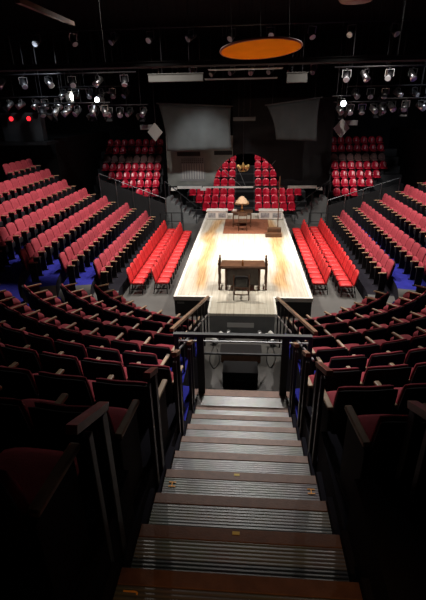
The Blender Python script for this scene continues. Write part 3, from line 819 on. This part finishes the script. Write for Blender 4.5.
# ------------------------------------------------------------------ overhead rig
def pipe(label, p0, p1, r=.03, hang=None, m='black_metal'):
    t = thing('lighting_pipe', label, 'pipe', (0, 0, 0))
    bm = new(); tube(bm, [p0, p1], r, 10); obj('tube', bm, m, t, smooth=True)
    n = hang or 4
    for i in range(n):
        q = Vector(p0).lerp(Vector(p1), (i + .5) / n)
        bm = new(); tube(bm, [(q.x, q.y, q.z), (q.x, q.y, 10.4)], .012, 5); obj('hanger', bm, 'black_metal', t)
    return t
def make_lantern(body='black_metal', lens='lens', doors=False):
    """hangs from z=0 (pipe centre) down; beam along local -Y tipped down"""
    t = thing('stage_spotlight', 'stage spotlight', 'stage light')
    bm = new(); box(bm, -.035, .035, -.035, .035, -.10, -.05, .008); obj('clamp', bm, 'black_metal', t)
    bm = new(); bar(bm, (-.16, 0, -.11), (.16, 0, -.11), .03, .02); bar(bm, (-.16, 0, -.10), (-.16, 0, -.36), .02, .03); bar(bm, (.16, 0, -.10), (.16, 0, -.36), .02, .03)
    obj('yoke', bm, 'dullsteel', t)
    d = Vector((0, -math.cos(.6), -math.sin(.6))); c = Vector((0, 0, -.34))
    bm = new(); tube(bm, [c - d * .26, c - d * .22, c + d * .05, c + d * .20], [.06, .11, .12, .135], 14); b = obj('housing', bm, body, t, smooth=True)
    bm = new(); tube(bm, [c + d * .201, c + d * .215], [.118, .10], 16); obj('lens', bm, lens, b)
    if doors:
        u, w = frame_of(d)
        for e, v in ((u, w), (-u, w), (w, u), (-w, u)):
            bm = new()
            a = c + d * .21 + e * .125; q = a + d * .15 + e * .08
            vs = [a + v * .11, a - v * .11, q - v * .15, q + v * .15]
            f1 = [bm.verts.new(p) for p in vs]; f2 = [bm.verts.new(p + e * .006) for p in vs]
            bm.faces.new(f1); bm.faces.new(f2[::-1])
            for i in range(4): bm.faces.new((f1[i], f1[(i + 1) % 4], f2[(i + 1) % 4], f2[i]))
            obj('barn_door', bm, 'black_metal', t)
    return t
lan = {'dark': make_lantern(), 'steel': make_lantern('steel'), 'lit': make_lantern('black_metal', 'lit', True), 'cool': make_lantern('dullsteel', 'litblue'), 'door': make_lantern('dullsteel', 'lens', True)}
def hang_row(x0, x1, y, z, n, kinds, where, rz0=0., y1=None):
    pipe(f"black lighting pipe {where}", (x0, y, z), (x1, y if y1 is None else y1, z))
    for i in range(n):
        f = (i + .5) / n
        x = x0 + (x1 - x0) * f; yy = y + ((y1 or y) - y) * f
        k = kinds[i % len(kinds)]
        adj = {'dark': 'black', 'steel': 'silver', 'lit': 'lit black', 'cool': 'lit grey', 'door': 'grey barn-door'}[k]
        dup(lan[k], (x + random.uniform(-.06, .06), yy, z), None, f"{adj} stage spotlight, {ORD[i + 1]} from the left on the pipe {where}", 'stage lanterns on the overhead pipes',
            rot=(random.uniform(-.2, .35), 0, rz0 + random.uniform(-.9, .9)))
# left gallery (pixels 0-160, 80-125)
hang_row(-12.6, -7.9, 21.0, 6.55, 8, ['steel', 'steel', 'door'], 'on the lower left gallery')
hang_row(-7.35, -4.6, 21.3, 6.15, 5, ['dark', 'door', 'steel'], 'left of the grey cloth')
hang_row(-12.2, -4.6, 19.4, 7.35, 7, ['dark', 'steel'], 'above the left gallery')
hang_row(3.9, 6.4, 21.3, 6.1, 5, ['door', 'steel', 'dark'], 'right of the dim cloth')
hang_row(6.0, 9.6, 20.6, 6.2, 6, ['steel', 'door', 'steel'], 'on the lower right gallery')
hang_row(3.4, 8.6, 19.0, 7.3, 6, ['dark', 'steel'], 'above the right gallery')
hang_row(-5.2, 3.7, 24.0, 7.95, 9, ['dark', 'dark', 'steel'], 'above the two cloths')
hang_row(-9.3, 7.9, 19.3, 8.85, 11, ['dark'], 'high behind the orange disc')
hang_row(-9.3, -5.9, 19.6, 6.23, 6, ['dark', 'door', 'steel'], 'low before the left gallery')
hang_row(-9.2, -5.6, 22.2, 7.0, 6, ['steel', 'dark'], 'behind the bright lit lamp')
hang_row(4.6, 9.8, 21.9, 6.75, 8, ['steel', 'dark', 'door'], 'behind the right gallery lamps')
# the three lamps that are on
dup(lan['lit'], (-7.5, 20.2, 6.80), None, 'bright white lit stage spotlight over the left bank', 'stage lanterns on the overhead pipes', rot=(-.55, 0, -.36))
dup(lan['cool'], (-6.42, 20.2, 6.64), None, 'smaller lit lantern right of the bright one over the left bank', 'stage lanterns on the overhead pipes', rot=(-.55, 0, -.3))
dup(lan['cool'], (3.96, 20.2, 6.32), None, 'lit stage spotlight beside the dim grey cloth', 'stage lanterns on the overhead pipes', rot=(-.55, 0, .2))
pipe('short black pipe carrying the bright lit lantern', (-7.9, 20.2, 6.80), (-7.1, 20.2, 6.80), hang=2)
pipe('short black pipe carrying the smaller lit lantern', (-6.8, 20.2, 6.64), (-6.0, 20.2, 6.64), hang=2)
pipe('short black pipe carrying the lit lantern by the dim cloth', (3.6, 20.2, 6.32), (4.4, 20.2, 6.32), hang=2)
for k in lan.values():
    hs = []
    def rm(o):
        for c in list(o.children): rm(c)
        bpy.data.objects.remove(o)
    rm(k)
# two flood panels that point at the far blocks
for s, x, z, lab in ((-1, -4.50, 4.92, 'left'), (1, 4.50, 4.98, 'right')):
    t = thing('flood_spotlight', f'square grey floodlight hung tilted before the high {lab} block', 'stage light', (x, 22.0, z))
    rot = Matrix.Rotation(s * .35, 3, 'Z') @ Matrix.Rotation(math.radians(45), 3, 'Y')
    bm = new(); box(bm, -.30, .30, -.03, .03, -.30, .30, .01, rot=rot, piv=(0, 0, 0)); obj('face', bm, 'grille', t)
    bm = new(); box(bm, -.75 if s < 0 else .12, -.12 if s < 0 else .75, .06, .45, .12, .34, .02); obj('housing', bm, 'stagefront', t)
    bm = new(); bar(bm, (0, .2, .3), (0, .2, .62), .03, .03); bar(bm, (-.2, .2, .3), (.2, .2, .3), .03, .03); obj('yoke', bm, 'black_metal', t)
    bm = new(); tube(bm, [(0, .2, .6), (0, .2, 10.4 - z)], .015, 6); obj('hanger', bm, 'black_metal', t)
# silver beams, catwalk, tubes
def hung_beam(label, x0, x1, y0, y1, z0, z1, m, name='rigging_beam', nh=2):
    t = thing(name, label, 'beam', (0, 0, 0))
    bm = new(); box(bm, x0, x1, y0, y1, z0, z1, .01); obj('beam_body', bm, m, t)
    bm = new(); box(bm, x0 - .02, x1 + .02, y0 - .03, y1 + .03, z1, z1 + .025); obj('flange', bm, m, t)
    for i in range(nh):
        x = x0 + (x1 - x0) * (i + .5) / nh
        bm = new(); tube(bm, [(x, (y0 + y1) / 2, z1 + .02), (x, (y0 + y1) / 2, 10.4)], .014, 6); obj('hanger', bm, 'black_metal', t)
hung_beam('silver rigging beam above the pale grey cloth', -4.0, -1.78, 18.9, 19.15, 6.93, 7.2, 'alu')
hung_beam('short silver rigging beam above the dim grey cloth', 1.55, 2.35, 18.9, 19.15, 6.8, 7.14, 'alu')
hung_beam('long black catwalk beam crossing the whole rig behind the orange disc', -12, 12, 14.6, 15.2, 7.10, 7.22, 'blackpaint', 'catwalk_beam', 8)
hung_beam('thin bright batten between the silver beams', -1.7, 1.5, 20.6, 20.68, 7.42, 7.46, 'steel', 'rigging_batten')
hung_beam('second thin batten below the bright one between the silver beams', -1.9, 1.3, 21.0, 21.06, 7.08, 7.12, 'dullsteel', 'rigging_batten')
hung_beam('small pale bracket beam between the two grey cloths', -.68, .42, 22.6, 22.8, 5.36, 5.5, 'alu')
vt = thing('vertical_tube', 'pale upright steel tube hung above the right gallery', 'tube', (5.94, 20.8, 6.95))
bm = new(); tube(bm, [(0, 0, 0), (.05, 0, .85)], .07, 12); obj('tube_body', bm, 'steel', vt, smooth=True)
bm = new(); tube(bm, [(.05, 0, .85), (.05, 0, 3.45)], .012, 6); obj('hanger', bm, 'black_metal', vt)
bm = new(); bar(bm, (-4.24, 9.0, 7.73), (-5.2, 14.4, 8.25), .10, .10); o = tag(obj('catwalk_rail', bm, 'darkwood'), 'brown rail running diagonally in the dark top corner over the left bank', 'rail')
bm = new(); lathe(bm, [(.30, 0), (.34, .05), (.34, .14), (.1, .3), (.03, .34), (.02, 2.69)], 20); tag(obj('pendant_dish', bm, 'handwood', loc=(2.08, 10.0, 7.71), smooth=True), 'brown round dish hanging at the very top edge above the stage', 'pendant')
# led indicators
rk = thing('dimmer_rack', 'black control rack with two glowing red indicators below the left gallery', 'rack', (-10.95, 21.4, 4.602))
bm = new(); box(bm, -1.0, 1.0, 0, .5, .0, 1.3, .02); obj('body', bm, 'offblack', rk)
for x in (-.44, .44):
    bm = new(); lathe(bm, [(.10, -.0), (.10, .02)], 14); o = obj('indicator', bm, 'ledred', rk, loc=(x, -.012, 1.03)); o.rotation_euler = (PI / 2, 0, 0)
bm = new(); box(bm, -13.5, -9.6, 20.9, 22.4, 4.45, 4.6); struct('floor_gallery', bm, 'blackpaint')
bm = new(); box(bm, 9.6, 13.5, 20.9, 22.4, 4.45, 4.6); struct('floor_gallery', bm, 'blackpaint')

# ------------------------------------------------------------------ light
def spot(name, loc, to, watts, angle, blend=.5, col=(1, .93, .82), r=.12):
    l = bpy.data.lights.new(name, 'SPOT'); l.energy = watts; l.spot_size = math.radians(angle); l.spot_blend = blend; l.color = col; l.shadow_soft_size = r
    o = bpy.data.objects.new(name, l); COL.objects.link(o); o.location = loc
    o.rotation_euler = (Vector(to) - Vector(loc)).to_track_quat('-Z', 'Y').to_euler()
    return o
W = 1.0
spot('stage_key_light', (0, 17.6, 9.6), (0, 17.0, .6), 5200 * W, 42, .9)
for s in (-1, 1):
    spot('stage_wash_light', (s * 4.2, 13.0, 9.2), (s * .2, 13.6, .6), 2450 * W, 66, .8)
    spot('house_wash_light', (s * 4.0, 16.6, 9.7), (s * 3.5, 15.8, 0), 2500 * W, 140, .8, (1, .92, .85))
    spot('block_light', (s * 5.6, 22.9, 4.4), (s * 7.0, 28.2, 1.2), 850 * W, 42, .95, (1, .94, .9), .08)
    spot('side_bank_light', (s * 1.5, 17, 10.0), (s * 6.3, 16.5, 1.2), 2400 * W, 70, .8, (1, .93, .88))
    spot('gallery_fill_light', (s * 8.6, 18.0, 8.6), (s * 9.0, 21, 6.2), 420 * W, 70, .8, (.85, .92, 1))  # added fill to brighten the gallery lanterns, stands for no fixture
spot('far_seat_light', (0, 24.9, 9.5), (0, 27.4, 1.0), 2600 * W, 60, .6, (1, .93, .88))
spot('front_of_house_light', (0, 3.0, 10.0), (0, 10.4, .2), 620 * W, 15, .6, (1, .96, .9))
spot('portal_light', (-2.3, 19.9, 6.7), (-2.2, 24.2, 2.4), 720 * W, 66, .9, (.97, .98, 1.))
spot('stair_light', (0, 9.4, 9.2), (0, 4.6, 2.0), 2300 * W, 42, 1., (1, .97, .93))
spot('stair_lamp_warm', (0, -2.5, 7.5), (0.1, .75, 3.8), 170 * W, 22, .9, (1, .55, .25))
w = bpy.data.worlds.new('world'); SC.world = w; w.use_nodes = True
w.node_tree.nodes['Background'].inputs['Color'].default_value = (.01, .01, .012, 1); w.node_tree.nodes['Background'].inputs['Strength'].default_value = .2

# ------------------------------------------------------------------ camera
cam = bpy.data.cameras.new('camera'); co = bpy.data.objects.new('camera', cam); COL.objects.link(co)
cam.sensor_fit = 'VERTICAL'; cam.sensor_height = 24; cam.sensor_width = 24; cam.lens = F_PX / 600 * 24; cam.clip_start = .05; cam.clip_end = 200
m = Matrix((RGT, UPV, -FWD)).transposed().to_4x4(); m.translation = Vector((0, 0, EYE)); co.matrix_world = m
SC.camera = co
SC.view_settings.view_transform = 'Standard'; SC.view_settings.look = 'None'; SC.view_settings.gamma = 1; SC.view_settings.exposure = 0
SC.view_settings.use_curve_mapping = False
